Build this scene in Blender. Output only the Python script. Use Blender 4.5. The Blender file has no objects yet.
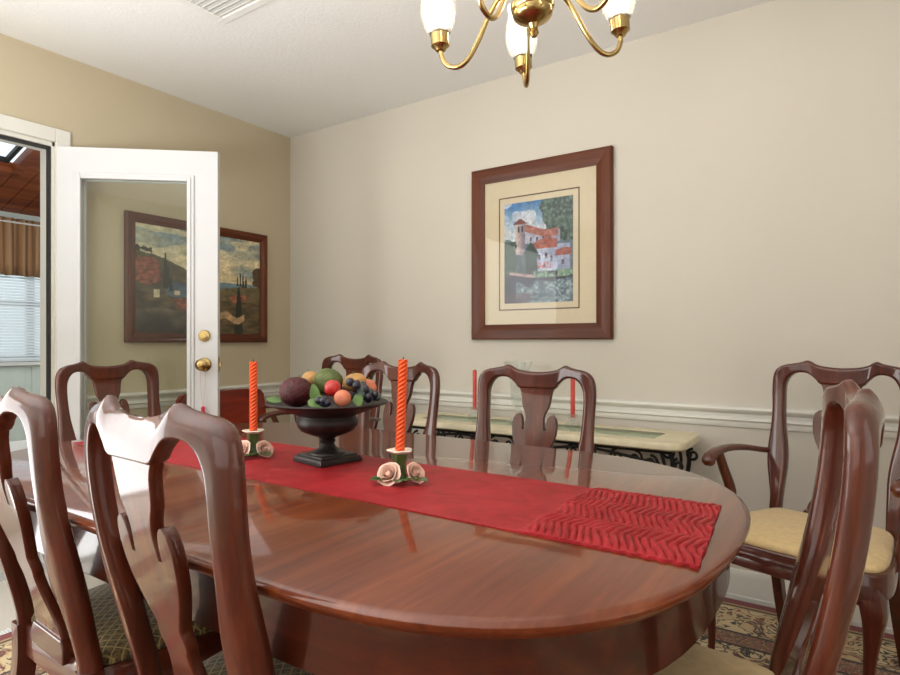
import bpy, bmesh, math, random
from mathutils import Vector, Matrix
PI = math.pi
random.seed(4)
scene = bpy.context.scene

# ------------------------------------------------------------------ camera
CAM = Vector((3.165, -2.736, 1.075))
cd = bpy.data.cameras.new('camera')
cam = bpy.data.objects.new('camera', cd)
scene.collection.objects.link(cam)
cam.location = CAM
cam.rotation_euler = (PI / 2, 0, math.atan2(.561, .828))
cd.sensor_width = 36; cd.lens = 36 * 595 / 900; cd.shift_y = .005; cd.clip_start = .02
scene.camera = cam

# ------------------------------------------------------------------ world, lights, exposure
w = bpy.data.worlds.new('world'); scene.world = w; w.use_nodes = True
bg = w.node_tree.nodes['Background']
bg.inputs[0].default_value = (.80, .90, 1.0, 1); bg.inputs[1].default_value = 1.3

def area(name, loc, target, sx, sy, power, color):
    l = bpy.data.lights.new(name, 'AREA'); l.shape = 'RECTANGLE'; l.size = sx; l.size_y = sy
    l.energy = power; l.color = color
    o = bpy.data.objects.new(name, l); scene.collection.objects.link(o)
    o.location = loc
    d = Vector(target) - Vector(loc)
    o.rotation_euler = d.to_track_quat('-Z', 'Y').to_euler()
    return o
area('window_daylight', (3.1, -4.22, 1.45), (3.1, 0, 1.45), 1.9, 1.5, 9, (.98, .99, 1))
area('side_window_daylight', (4.62, -2.0, 1.5), (0, -2.0, 1.3), 1.3, 1.5, 5, (1, .98, .96))
area('patio_door_daylight', (.06, -3.42, 1.08), (4, -3.42, 1.08), 1.7, 2.1, 56, (.96, .98, 1))
area('skylight_daylight', (-1.4, -1.0, 2.30), (-1.5, -1.0, 0), 1.2, 1.6, 22, (.95, .98, 1))
area('ceiling_fill_uplight', (1.7, -3.1, 1.1), (1.7, -3.09, 2.46), 1.2, .9, 64, (.95, .985, 1))  # added unseen fill aimed up to brighten the ceiling; no lamp stands here
scene.view_settings.view_transform = 'Standard'
scene.view_settings.look = 'None'
scene.view_settings.exposure = 0.17
scene.view_settings.gamma = 1
scene.view_settings.use_curve_mapping = False

# ------------------------------------------------------------------ helpers
def lin(c):
    if isinstance(c, str):
        c = tuple(int(c[i:i + 2], 16) / 255 for i in (0, 2, 4))
    return tuple((x / 12.92 if x <= .04045 else ((x + .055) / 1.055) ** 2.4) for x in c)

class MB:
    def __init__(s): s.v = []; s.f = []; s.m = []; s.cur = 0
    def add(s, vs, fs):
        o = len(s.v); s.v += [tuple(v) for v in vs]
        s.f += [tuple(i + o for i in f) for f in fs]; s.m += [s.cur] * len(fs)
        return s
    def box(s, x0, x1, y0, y1, z0, z1, M=None):
        vs = [Vector((x, y, z)) for x in (x0, x1) for y in (y0, y1) for z in (z0, z1)]
        if M is not None: vs = [M @ v for v in vs]
        return s.add(vs, [(0, 1, 3, 2), (4, 6, 7, 5), (0, 4, 5, 1), (2, 3, 7, 6), (0, 2, 6, 4), (1, 5, 7, 3)])
    def loft(s, loops, cap=True, closed=False):
        n = len(loops[0]); vs = [p for l in loops for p in l]; fs = []
        L = len(loops)
        for i in range(L if closed else L - 1):
            a, b = i * n, ((i + 1) % L) * n
            for j in range(n):
                k = (j + 1) % n
                fs.append((a + j, a + k, b + k, b + j))
        if cap and not closed:
            fs.append(tuple(range(n))[::-1]); fs.append(tuple((L - 1) * n + j for j in range(n)))
        return s.add(vs, fs)
    def lathe(s, prof, c=(0, 0, 0), n=32, cap=True, M=None, ribs=0, rib=0):
        loops = []
        for r, z in prof:
            lp = []
            for j in range(n):
                a = 2 * PI * j / n
                rr = max(r, .0002) * (1 + rib * math.cos(ribs * a))
                p = Vector((rr * math.cos(a), rr * math.sin(a), z))
                if M is not None: p = M @ p
                lp.append(p + Vector(c))
            loops.append(lp)
        return s.loft(loops, cap)
    def tube(s, pts, rad, n=12, closed=False, sx=1, sy=1, cap=True):
        pts = [Vector(p) for p in pts]; L = len(pts)
        if not hasattr(rad, '__len__'): rad = [rad] * L
        loops = []; up = None
        for i, p in enumerate(pts):
            if closed: t = pts[(i + 1) % L] - pts[i - 1]
            else: t = pts[min(i + 1, L - 1)] - pts[max(i - 1, 0)]
            t.normalize()
            if up is None:
                up = Vector((0, 0, 1)) if abs(t.z) < .9 else Vector((1, 0, 0))
            up = (up - t * up.dot(t)).normalized(); si = t.cross(up)
            loops.append([p + (si * math.cos(2 * PI * j / n) * sx + up * math.sin(2 * PI * j / n) * sy) * rad[i] for j in range(n)])
        return s.loft(loops, cap, closed)
    def sphere(s, c, r, n=16, m=10, sc=(1, 1, 1), bump=0, M=None, seed=0):
        rnd = random.Random(seed); vs = []; fs = []
        for i in range(m + 1):
            th = PI * i / m
            for j in range(n):
                ph = 2 * PI * j / n
                k = 1 + (bump * rnd.uniform(-1, 1) if 0 < i < m else 0)
                p = Vector((math.sin(th) * math.cos(ph) * sc[0], math.sin(th) * math.sin(ph) * sc[1], math.cos(th) * sc[2])) * r * k
                if M is not None: p = M @ p
                vs.append(p + Vector(c))
        for i in range(m):
            for j in range(n):
                k = (j + 1) % n
                fs.append((i * n + j, (i + 1) * n + j, (i + 1) * n + k, i * n + k))
        return s.add(vs, fs)
    def prism(s, outline, z0, z1, inset=0):
        n = len(outline)
        return s.loft([[(x, y, z0) for x, y in outline], [(x, y, z1) for x, y in outline]])
    def obj(s, name, mat, parent=None, smooth=40, bevel=0, seg=2):
        me = bpy.data.meshes.new(name)
        me.from_pydata(s.v, [], s.f)
        mats = mat if isinstance(mat, (list, tuple)) else [mat]
        for m in mats: me.materials.append(m)
        me.polygons.foreach_set('material_index', s.m)
        bm = bmesh.new(); bm.from_mesh(me)
        bmesh.ops.recalc_face_normals(bm, faces=bm.faces)
        bm.to_mesh(me); bm.free()
        if smooth:
            me.polygons.foreach_set('use_smooth', [True] * len(me.polygons))
            me.set_sharp_from_angle(angle=math.radians(smooth))
        o = bpy.data.objects.new(name, me); scene.collection.objects.link(o)
        if parent is not None: o.parent = parent
        if bevel:
            b = o.modifiers.new('bevel', 'BEVEL'); b.width = bevel; b.segments = seg
            b.limit_method = 'ANGLE'; b.angle_limit = math.radians(35)
        return o

def tag(o, label=None, cat=None, group=None, kind=None):
    if label: o['label'] = label
    if cat: o['category'] = cat
    if group: o['group'] = group
    if kind: o['kind'] = kind
    return o
def empty(name, loc=(0, 0, 0), rz=0, **k):
    o = bpy.data.objects.new(name, None); scene.collection.objects.link(o)
    o.location = loc; o.rotation_euler = (0, 0, rz); o.empty_display_size = .05
    return tag(o, **k)
def struct(o, label=None, cat=None):
    o['kind'] = 'structure'
    if label: o['label'] = label
    if cat: o['category'] = cat
    return o
def copy_tree(o, parent=None):
    c = o.copy(); scene.collection.objects.link(c); c.parent = parent
    for ch in [x for x in scene.objects if x.parent == o]:
        copy_tree(ch, c)
    return c
def cr(pts, n=6):
    """Catmull-Rom resampling of tuples"""
    P = [Vector(p) for p in pts]; out = []
    for i in range(len(P) - 1):
        a = P[i - 1] if i else P[0] * 2 - P[1]; b = P[i]; c = P[i + 1]
        d = P[i + 2] if i + 2 < len(P) else P[-1] * 2 - P[-2]
        for j in range(n):
            t = j / n
            out.append(.5 * ((2 * b) + (c - a) * t + (2 * a - 5 * b + 4 * c - d) * t * t + (3 * b - a - 3 * c + d) * t ** 3))
    out.append(P[-1]); return out
def itp(tab, z):
    if z <= tab[0][0]: return tab[0][1]
    for (a, p), (b, q) in zip(tab, tab[1:]):
        if z <= b: 
            t = (z - a) / (b - a); t = t * t * (3 - 2 * t) * .5 + t * .5
            return p + (q - p) * t
    return tab[-1][1]

# ------------------------------------------------------------------ materials
class NT:
    def __init__(s, name):
        s.mat = bpy.data.materials.new(name); s.mat.use_nodes = True
        s.t = s.mat.node_tree; s.n = s.t.nodes; s.b = s.n['Principled BSDF']; s.out = s.n['Material Output']
    def new(s, typ, **kw):
        n = s.n.new(typ)
        for k, v in kw.items(): setattr(n, k, v)
        return n
    def link(s, a, b): s.t.links.new(a, b)
    def coord(s, scale=(1, 1, 1), rot=(0, 0, 0), kind='Object'):
        c = s.new('ShaderNodeTexCoord'); m = s.new('ShaderNodeMapping')
        m.inputs['Scale'].default_value = scale; m.inputs['Rotation'].default_value = rot
        s.link(c.outputs[kind], m.inputs['Vector']); return m.outputs['Vector']
    def noise(s, vec, scale=5, detail=4, rough=.5, dist=0):
        n = s.new('ShaderNodeTexNoise'); s.link(vec, n.inputs['Vector'])
        n.inputs['Scale'].default_value = scale; n.inputs['Detail'].default_value = detail
        n.inputs['Roughness'].default_value = rough; n.inputs['Distortion'].default_value = dist
        return n.outputs['Fac']
    def ramp(s, fac, stops, interp='LINEAR'):
        r = s.new('ShaderNodeValToRGB'); s.link(fac, r.inputs['Fac']); r.color_ramp.interpolation = interp
        e = r.color_ramp.elements
        while len(e) < len(stops): e.new(.5)
        for el, (p, c) in zip(e, stops): el.position = p; el.color = (*c, 1)
        return r.outputs['Color']
    def math(s, op, a, b=None, clamp=False):
        m = s.new('ShaderNodeMath', operation=op); m.use_clamp = clamp
        for i, x in enumerate((a, b)):
            if x is None: continue
            if isinstance(x, (int, float)): m.inputs[i].default_value = x
            else: s.link(x, m.inputs[i])
        return m.outputs[0]
    def mix(s, f, a, b):
        m = s.new('ShaderNodeMix', data_type='RGBA')
        for k, x in (('Factor', f), ('A', a), ('B', b)):
            i = [q for q in m.inputs if q.name == k and (q.type == ('VALUE' if k == 'Factor' else 'RGBA'))][0]
            if isinstance(x, (int, float)): i.default_value = x
            elif isinstance(x, tuple): i.default_value = (*x, 1)
            else: s.link(x, i)
        return [q for q in m.outputs if q.type == 'RGBA'][0]
    def bump(s, h, strength=.2, dist=.01):
        b = s.new('ShaderNodeBump'); b.inputs['Strength'].default_value = strength; b.inputs['Distance'].default_value = dist
        s.link(h, b.inputs['Height']); s.link(b.outputs[0], s.b.inputs['Normal'])
    def set(s, **k):
        names = dict(color='Base Color', rough='Roughness', metal='Metallic', coat='Coat Weight', coatr='Coat Roughness',
                     spec='Specular IOR Level', trans='Transmission Weight', sheen='Sheen Weight', em='Emission Color', ems='Emission Strength', sss='Subsurface Weight', ior='IOR')
        for a, v in k.items():
            i = s.b.inputs[names[a]]
            if isinstance(v, tuple): i.default_value = (*v, 1) if len(v) == 3 else v
            elif isinstance(v, (int, float)): i.default_value = v
            else: s.link(v, i)
        return s.mat

def simple(name, col, rough=.5, var=.06, scale=30, bump=.05, **k):
    n = NT(name); c = lin(col); v = n.coord()
    f = n.noise(v, scale, 4)
    a = tuple(x * (1 - var) for x in c); b = tuple(min(1, x * (1 + var)) for x in c)
    if bump: n.bump(f, bump, .004)
    return n.set(color=n.ramp(f, [(.3, a), (.7, b)]), rough=rough, **k)

def wood(name, dark, mid, light, axis=2, rough=.24, coat=.6, scale=1.0, cr_=.10):
    n = NT(name)
    sc = [38 * scale] * 3; sc[axis] = 2.2 * scale
    v = n.coord(tuple(sc)); f = n.noise(v, 1.0, 6, .6, .6)
    sc2 = [7 * scale] * 3; sc2[axis] = .8 * scale
    g = n.noise(n.coord(tuple(sc2)), 1.0, 3, .5, .8)
    h = n.math('ADD', n.math('MULTIPLY', f, .55), n.math('MULTIPLY', g, .45))
    col = n.ramp(h, [(.34, lin(dark)), (.5, lin(mid)), (.66, lin(light))])
    return n.set(color=col, rough=rough, coat=coat, coatr=cr_, spec=.25)

M = {}
M['chair'] = wood('mahogany_chair', '3c1406', '4e1c09', '63290f', 2, .5, 1.0, 1.6, .09)
M['chair_h'] = wood('mahogany_chair_rail', '3c1406', '4e1c09', '63290f', 0, .5, 1.0, 1.6, .09)
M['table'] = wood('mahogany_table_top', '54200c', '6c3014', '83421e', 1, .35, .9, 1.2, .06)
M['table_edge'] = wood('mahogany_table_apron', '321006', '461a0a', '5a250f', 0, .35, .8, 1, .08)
M['frame'] = wood('mahogany_picture_frame', '471e0a', '592a10', '6a3618', 0, .45, .1)
M['frame_v'] = wood('mahogany_picture_frame_upright', '471e0a', '592a10', '6a3618', 2, .45, .1)
M['planks'] = wood('cedar_plank', '54220c', '8c4420', 'a85c30', 1, .5, .1, .5)

def wallpaint(name, col, bump=.12):
    n = NT(name); v = n.coord(); f = n.noise(v, 180, 2); g = n.noise(v, 1.3, 2)
    c = lin(col)
    n.bump(f, bump, .002)
    return n.set(color=n.ramp(g, [(.3, tuple(x * .97 for x in c)), (.7, tuple(min(1, x * 1.02) for x in c))]), rough=.75, spec=.25)
M['wall'] = wallpaint('cream_wall_paint', 'cfc9bd')
M['wall_l'] = wallpaint('left_wall_tan', 'c4b79c')  # left wall base colour, a darker tan than the other walls
n = NT('white_ceiling_texture'); v = n.coord(); f = n.noise(v, 70, 5, .7)
n.bump(f, .35, .006); M['ceiling'] = n.set(color=lin('ececea'), rough=.9, spec=.1)
M['trim'] = simple('white_gloss_trim', 'dedcd4', .35, .015, 5, 0)
M['door'] = simple('white_door_paint', 'd2d3d5', .3, .015, 5, 0)
M['weather'] = simple('dark_weather_strip', '2c2a28', .6)
M['brass'] = simple('polished_brass', 'b39a66', .2, .05, 20, 0, metal=1)
M['iron'] = simple('dark_wrought_iron', '1d1a18', .5, .2, 60, .3, metal=.5)
M['urn'] = simple('bronzed_urn_metal', '2b2422', .42, .35, 25, .25, metal=.35)
M['cream_seat'] = simple('cream_gold_damask', 'd2b683', .8, .08, 55, .4, sheen=.2)
M['red_wood'] = wood('red_mahogany', '5e1a0c', '7c2412', '902f18', 1, .35, .5)
M['stone'] = simple('cream_stone', 'dacfae', .4, .10, 14, .2)
M['white'] = simple('white_porcelain', 'ece4d2', .25, .03, 20, 0, coat=.4)
M['rose'] = simple('pink_porcelain_petal', 'f2ccb8', .28, .12, 60, 0, coat=.4)
M['leafp'] = simple('green_porcelain', '3e5a2a', .3, .35, 60, 0, coat=.4)
M['leaf'] = simple('green_silk_leaf', '5b7a3a', .6, .3, 60, .1)
M['candle_red'] = simple('faded_red_wax', 'c8473c', .4, .05, 20, 0, sss=.15)
M['candle'] = simple('orange_wax', 'f0560c', .35, .04, 20, 0)
M['wick'] = simple('blackened_wick', '241c18', .9)
M['mat_board'] = simple('cream_mat_board', 'd6c8aa', .9, .02, 60, 0)
M['mat_line'] = simple('brown_mat_line', '5c4630', .8)
M['vent'] = simple('white_vent_metal', 'e8e8e4', .5, .02, 20, 0)
M['vent_dark'] = simple('pale_duct_metal', 'd4d4d0', .8, .02, 20, 0)
M['blind'] = simple('white_blind_vinyl', 'e4eaec', .6, .02, 20, 0)
M['sunwall'] = simple('pale_green_white_wall_paint', 'd3dace', .7, .03, 20, .05)
M['sunfloor'] = simple('sunroom_pale_tile', 'b8b4aa', .5, .08, 8, .05)
M['tassel'] = simple('red_tassel_thread', 'd0304a', .8, .15, 90, .3)
M['cord'] = simple('pale_pink_cord', 'd9b7b0', .8)
M['redbox'] = simple('dark_red_patterned_paper', 'a02a2a', .7, .6, 60, 0)

def glass(name, tint, gloss_rough=.02, ior=1.45, extra=0, milk=0):
    n = NT(name); n.n.remove(n.b)
    tr = n.new('ShaderNodeBsdfTransparent'); tr.inputs[0].default_value = (*tint, 1)
    gl = n.new('ShaderNodeBsdfGlossy'); gl.inputs['Roughness'].default_value = gloss_rough
    fr = n.new('ShaderNodeFresnel'); fr.inputs[0].default_value = ior
    mx = n.new('ShaderNodeMixShader')
    geo = n.new('ShaderNodeNewGeometry')
    f = n.math('MULTIPLY', n.math('ADD', fr.outputs[0], extra, True), n.math('SUBTRACT', 1.0, geo.outputs['Backfacing']))
    n.link(f, mx.inputs[0]); n.link(tr.outputs[0], mx.inputs[1]); n.link(gl.outputs[0], mx.inputs[2])
    if milk:
        df = n.new('ShaderNodeBsdfTranslucent'); d2 = n.new('ShaderNodeBsdfDiffuse'); ad = n.new('ShaderNodeAddShader'); m2 = n.new('ShaderNodeMixShader')
        n.link(df.outputs[0], ad.inputs[0]); n.link(d2.outputs[0], ad.inputs[1]); df.inputs[0].default_value = d2.inputs[0].default_value = (.48, .50, .49, 1)
        m2.inputs[0].default_value = milk; n.link(mx.outputs[0], m2.inputs[1]); n.link(ad.outputs[0], m2.inputs[2]); n.link(m2.outputs[0], n.out.inputs[0])
        return n.mat
    n.link(mx.outputs[0], n.out.inputs[0]); return n.mat
M['glass'] = glass('clear_pane_glass', (.93, .95, .92), .01, 1.45)
M['picture_glass'] = glass('picture_glass', (.97, .97, .97), .01, 1.4)
M['crystal'] = glass('cut_crystal', (.97, .98, .97), .12, 1.5, .10, .14)
M['tableglass'] = glass('green_tinted_table_glass', (.86, .93, .88), .03, 1.5)
n = NT('frosted_shade_glass'); n.n.remove(n.b)
tr = n.new('ShaderNodeBsdfTransparent'); tl = n.new('ShaderNodeBsdfTranslucent'); gl = n.new('ShaderNodeBsdfGlossy'); gl.inputs['Roughness'].default_value = .15
m1 = n.new('ShaderNodeMixShader'); m2 = n.new('ShaderNodeMixShader'); fr = n.new('ShaderNodeFresnel')
m1.inputs[0].default_value = .35; n.link(tr.outputs[0], m1.inputs[1]); n.link(tl.outputs[0], m1.inputs[2])
n.link(fr.outputs[0], m2.inputs[0]); n.link(m1.outputs[0], m2.inputs[1]); n.link(gl.outputs[0], m2.inputs[2]); n.link(m2.outputs[0], n.out.inputs[0])
M['shade'] = n.mat
n = NT('lit_bulb'); M['bulb'] = n.set(color=(1, .95, .85), em=(1, .88, .7), ems=14.0)

# lattice woven seat
n = NT('brown_gold_lattice_weave'); c = n.new('ShaderNodeTexCoord'); sp = n.new('ShaderNodeSeparateXYZ'); n.link(c.outputs['Object'], sp.inputs[0])
def fr_(a, k):
    return n.math('ABSOLUTE', n.math('SUBTRACT', n.math('FRACT', n.math('MULTIPLY', a, k)), .5))
s1 = fr_(n.math('ADD', sp.outputs[0], sp.outputs[1]), 38); s2 = fr_(n.math('SUBTRACT', sp.outputs[0], sp.outputs[1]), 38)
lat = n.math('LESS_THAN', n.math('MINIMUM', s1, s2), .07)
dots = n.noise(c.outputs['Object'], 130, 3)
colr = n.mix(lat, n.ramp(dots, [(.42, lin('3e3018')), (.55, lin('6c5830'))]), lin('9a8654'))
n.bump(dots, .4, .004); M['lattice'] = n.set(color=colr, rough=.85, sheen=.2)

# rug with bordered bands (own coordinates, set from the floor's size)
RX0, RX1, RY0, RY1 = .60, 4.6, -4.2, -.035
n = NT('oriental_rug_wool'); c = n.new('ShaderNodeTexCoord'); sp = n.new('ShaderNodeSeparateXYZ'); n.link(c.outputs['Object'], sp.inputs[0])
X, Y = sp.outputs[0], sp.outputs[1]
d = n.math('MINIMUM', n.math('MINIMUM', n.math('SUBTRACT', X, RX0), n.math('SUBTRACT', RX1, X)), n.math('MINIMUM', n.math('SUBTRACT', Y, RY0), n.math('SUBTRACT', RY1, Y)))
def floral(sc, th, seedoff):
    v = n.coord((sc, sc, 1)); nz = n.noise(v, 1.0, 2, .5, 2.2)
    return nz
nz = n.noise(n.coord((9, 9, 1)), 1.0, 3, .55, 1.8)
fl = n.ramp(nz, [(0, lin('dac294')), (.43, lin('e0ca9c')), (.45, lin('22180f')), (.49, lin('2e2014')), (.50, lin('dcc496')), (.58, lin('d2b684')), (.60, lin('84361f')), (.64, lin('2c2014')), (.67, lin('d4b688')), (1, lin('dac294'))])
nz2 = n.noise(n.coord((26, 26, 1)), 1.0, 2, .5, 2.0)
fl2 = n.ramp(nz2, [(0, lin('7c2c20')), (.42, lin('8a3a26')), (.47, lin('c2a070')), (.53, lin('2a1a14')), (.6, lin('a06848')), (1, lin('702018'))])
fl3 = n.ramp(nz, [(0, lin('7c1a1c')), (.40, lin('8c1f20')), (.46, lin('2a1a18')), (.52, lin('b89868')), (.56, lin('8c1c20')), (1, lin('701418'))])
def band(a, b): return n.math('MULTIPLY', n.math('GREATER_THAN', d, a), n.math('LESS_THAN', d, b))
colr = n.mix(n.math('GREATER_THAN', d, .05), lin('7a1220'), lin('b89a66'))
colr = n.mix(band(.062, .075), colr, lin('2e1a14'))
colr = n.mix(band(.085, .30), colr, fl)
colr = n.mix(band(.30, .315), colr, lin('2e1a14'))
colr = n.mix(band(.315, .40), colr, fl2)
colr = n.mix(band(.40, .415), colr, lin('2e1a14'))
colr = n.mix(band(.415, .62), colr, fl)
colr = n.mix(n.math('GREATER_THAN', d, .62), colr, fl3)
n.bump(n.noise(c.outputs['Object'], 300, 2), .5, .004)
M['rug'] = n.set(color=colr, rough=.95, sheen=.3)

# red silk
n = NT('red_silk'); v = n.coord((1, 1, 1)); a = n.noise(v, 12, 4, .6, 1.2); b = n.noise(n.coord((500, 60, 1)), 1, 2)
n.bump(b, .15, .001)
M['silk'] = n.set(color=n.ramp(a, [(.3, lin('8a171c')), (.7, lin('ac2a30'))]), rough=.5, spec=.25)
# twisted velvet pear, artichoke etc
M['fruit_dark'] = simple('dark_red_beaded_fruit', '4a1418', .55, .5, 160, .9)
M['fruit_red'] = simple('red_apple_skin', 'c22a28', .35, .25, 40, 0, coat=.3)
M['fruit_peach'] = simple('peach_skin', 'dc8262', .6, .22, 30, .1)
M['fruit_gold'] = simple('golden_pear_skin', 'b88a50', .55, .25, 30, .1)
M['fruit_green'] = simple('green_artichoke', '5a6534', .6, .35, 60, .4)
M['grape'] = simple('blue_black_grape', '1c1c2c', .35, .4, 40, 0, coat=.3)
M['grape_g'] = simple('dusty_green_grape', '4e6258', .4, .3, 40, 0)
# striped valance
n = NT('brown_striped_valance_cloth'); c = n.new('ShaderNodeTexCoord'); sp = n.new('ShaderNodeSeparateXYZ'); n.link(c.outputs['Object'], sp.inputs[0])
f = n.math('FRACT', n.math('MULTIPLY', sp.outputs[1], 9))
M['valance'] = n.set(color=n.ramp(f, [(0, lin('8c6844')), (.25, lin('b08a62')), (.45, lin('5a3a26')), (.6, lin('a67c54')), (.8, lin('6e4a30')), (1, lin('a07850'))]), rough=.85)
n = NT('painted_canvas'); at = n.new('ShaderNodeAttribute', attribute_name='paint'); M['paint'] = n.set(color=at.outputs['Color'], rough=.6)

# ------------------------------------------------------------------ room shell
H = 2.46; RX = 4.7; RY = -4.3
m = MB(); m.box(-.12, RX + .12, 0, .12, 0, H); struct(m.obj('wall_back', M['wall']))
DY0, DY1, DZ = -2.24, -1.44, 2.03
m = MB()
m.box(-.12, 0, DY1, 0, 0, H).box(-.12, 0, DY0, DY1, DZ, H).box(-.12, 0, RY - .12, DY0, 0, H)
struct(m.obj('wall_left', M['wall_l'], smooth=0))
m = MB(); m.box(RX, RX + .12, RY - .12, 0, 0, H); struct(m.obj('wall_right', M['wall']))
m = MB(); m.box(-.12, RX + .12, RY - .12, RY, 0, H); struct(m.obj('wall_front', M['wall']))
m = MB(); m.box(0, RX, RY, 0, -.1, 0); struct(m.obj('floor', simple('pale_carpet', 'cfc8bc', .9, .04, 200, .3)))
m = MB(); m.box(-.12, RX + .12, RY - .12, .12, H, H + .1); struct(m.obj('ceiling', M['ceiling']))
# rug
m = MB(); m.box(RX0, RX1, RY0, RY1, 0, .010)
tag(m.obj('rug', M['rug'], smooth=0, bevel=.003), 'large oriental rug with red edge and floral border covering the floor', 'rug')

m = MB(); rnd = random.Random(3)
for i in range(400):
    y = RY0 + .01 + (RY1 - RY0 - .02) * i / 399; e = rnd.uniform(-.006, .006); m.box(RX0 - .05 + e, RX0 + .002, y - .0025, y + .0025, .0005, .004)
fr_o = m.obj('rug_fringe', M['blind'], scene.objects['rug'], smooth=0); fr_o['kind'] = 'stuff'

def moulding(name, prof, p0, p1, nrm):
    """prof: (out, z) ; run from p0 to p1 along the wall, nrm = into the room"""
    m = MB(); loops = []
    for p in (p0, p1): loops.append([(p[0] + nrm[0] * o_, p[1] + nrm[1] * o_, z) for o_, z in prof])
    m.loft(loops); return struct(m.obj(name, M['trim'], smooth=30))
rail = [(0, .72), (.008, .72), (.012, .728), (.012, .742), (.020, .750), (.016, .758), (.010, .762), (.010, .775), (.018, .782), (.030, .788), (.034, .796), (.030, .804), (.012, .808), (0, .808)]
base = [(0, .0), (.018, .0), (.018, .02), (.015, .023), (.015, .10), (.010, .118), (.006, .125), (0, .127)]
moulding('trim_1', rail, (0, 0), (RX, 0), (0, -1))
moulding('trim_2', rail, (0, 0), (0, DY1 + .07), (1, 0))
moulding('baseboard_back', base, (0, 0), (RX, 0), (0, -1))
moulding('baseboard_left', base, (0, 0), (0, DY1 + .07), (1, 0))
moulding('baseboard_right', base, (RX, 0), (RX, RY), (-1, 0))
moulding('trim_3', rail, (RX, 0), (RX, RY), (-1, 0))
# door casing, jamb
m = MB()
def casing(m, y0, y1, z0, z1): m.box(0, .014, y0, y1, z0, z1)
m.box(0, .016, DY1, DY1 + .065, 0, DZ + .065); m.box(0, .016, DY0 - .065, DY0, 0, DZ + .065); m.box(0, .016, DY0, DY1, DZ, DZ + .065)
struct(m.obj('trim_4', M['trim'], smooth=0, bevel=.003))
m = MB(); m.box(-.13, .0, DY1 - .010, DY1, 0, DZ).box(-.13, 0, DY0, DY0 + .02, 0, DZ).box(-.13, 0, DY0, DY1, DZ - .02, DZ)
struct(m.obj('trim_5', M['trim'], smooth=0))
m = MB(); m.box(-.035, -.012, DY1 - .022, DY1 - .010, 0, DZ - .02).box(-.035, -.012, DY0, DY1 - .02, DZ - .034, DZ - .02)
struct(m.obj('trim_6', M['weather'], smooth=0))

# open glazed door: local x from hinge to free edge, y thickness
door = empty('door_1', (.020, DY1 + .012, 0), math.radians(40.6)); struct(door)
DW, DH, DT = .736, 2.005, .04
m = MB()
gx0, gx1, gz0, gz1 = .104, DW - .135, .25, 1.86
m.box(0, gx0, -DT / 2, DT / 2, .014, DH).box(gx1, DW, -DT / 2, DT / 2, .014, DH).box(gx0, gx1, -DT / 2, DT / 2, .014, gz0).box(gx0, gx1, -DT / 2, DT / 2, gz1, DH)
m.obj('door_leaf', M['door'], door, smooth=0)
m = MB()
for s in (-1, 1):
    for (a, b, hh) in ((-.026, .0, .008), (-.012, .006, .014)):
        y0, y1 = (DT / 2 - .002, DT / 2 + hh) if s > 0 else (-DT / 2 - hh, -DT / 2 + .002)
        m.box(gx0 + a, gx0 + b, y0, y1, gz0 + a, gz1 - a).box(gx1 - b, gx1 - a, y0, y1, gz0 + a, gz1 - a)
        m.box(gx0 + b, gx1 - b, y0, y1, gz1 - b, gz1 - a).box(gx0 + b, gx1 - b, y0, y1, gz0 + a, gz0 + b)
m.obj('glazing_bead', M['door'], door, smooth=0, bevel=.003)
m = MB(); m.box(gx0 - .004, gx1 + .004, -.003, .003, gz0 - .004, gz1 + .004); m.obj('glass_pane', M['glass'], door, smooth=0)
RXm = Matrix.Rotation(PI / 2, 4, 'X')
def knob(name, x, z, prof, s):
    m = MB(); Mx = Matrix.Translation((x, -DT / 2 if s < 0 else DT / 2, z)) @ (RXm if s < 0 else Matrix.Rotation(-PI / 2, 4, 'X'))
    m.lathe(prof, n=28, M=Mx); return m.obj(name, M['brass'], door)
for s in (-1, 1):
    knob('door_knob', DW - .062, .965, [(.034, 0), (.034, .004), (.028, .010), (.013, .013), (.012, .032), (.020, .038), (.027, .047), (.028, .056), (.022, .064), (.008, .068), (0, .068)], s)
    knob('deadbolt', DW - .062, 1.105, [(.029, 0), (.029, .004), (.025, .012), (.013, .014), (.013, .02), (0, .02)], s)
m = MB()
for z in (.25, 1.0, 1.80): m.lathe([(.007, z - .045), (.007, z + .045)], (-.006, DT / 2 + .004, 0), 12).box(0, .03, DT / 2, DT / 2 + .002, z - .045, z + .045)
m.obj('hinge', M['brass'], door)
m = MB(); m.box(DW, DW + .002, -.012, .012, .93, 1.0).box(DW, DW + .012, -.006, .006, .955, .975); m.obj('latch_plate', M['brass'], door, smooth=0)
# tassel hanging from knob
dm = Matrix.Translation(door.location) @ Matrix.Rotation(door.rotation_euler.z, 4, 'Z')
kp = dm @ Vector((DW - .062, -DT / 2 - .024, 0))
t = empty('door_tassel', (kp.x, kp.y, .0), door.rotation_euler.z, label='red tassel on a pale looped cord hanging from the brass door knob', cat='tassel')
m = MB()
m.tube([(-.011, 0, .952), (-.013, -.002, .90), (-.004, -.002, .79), (.0, -.002, .76), (.004, -.002, .79), (.013, -.002, .90), (.011, 0, .952)] , .0012, 6)
m.tube([(-.011, 0, .952), (-.012, 0, .968), (0, 0, .981), (.012, 0, .968), (.011, 0, .952)], .0012, 6)
m.obj('cord', M['cord'], t)
m = MB(); m.lathe([(.002, .765), (.008, .760), (.009, .750), (.006, .744), (.011, .735), (.017, .70), (.019, .675), (0, .675)], n=20, ribs=10, rib=.06); m.obj('tassel', M['tassel'], t)

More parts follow.
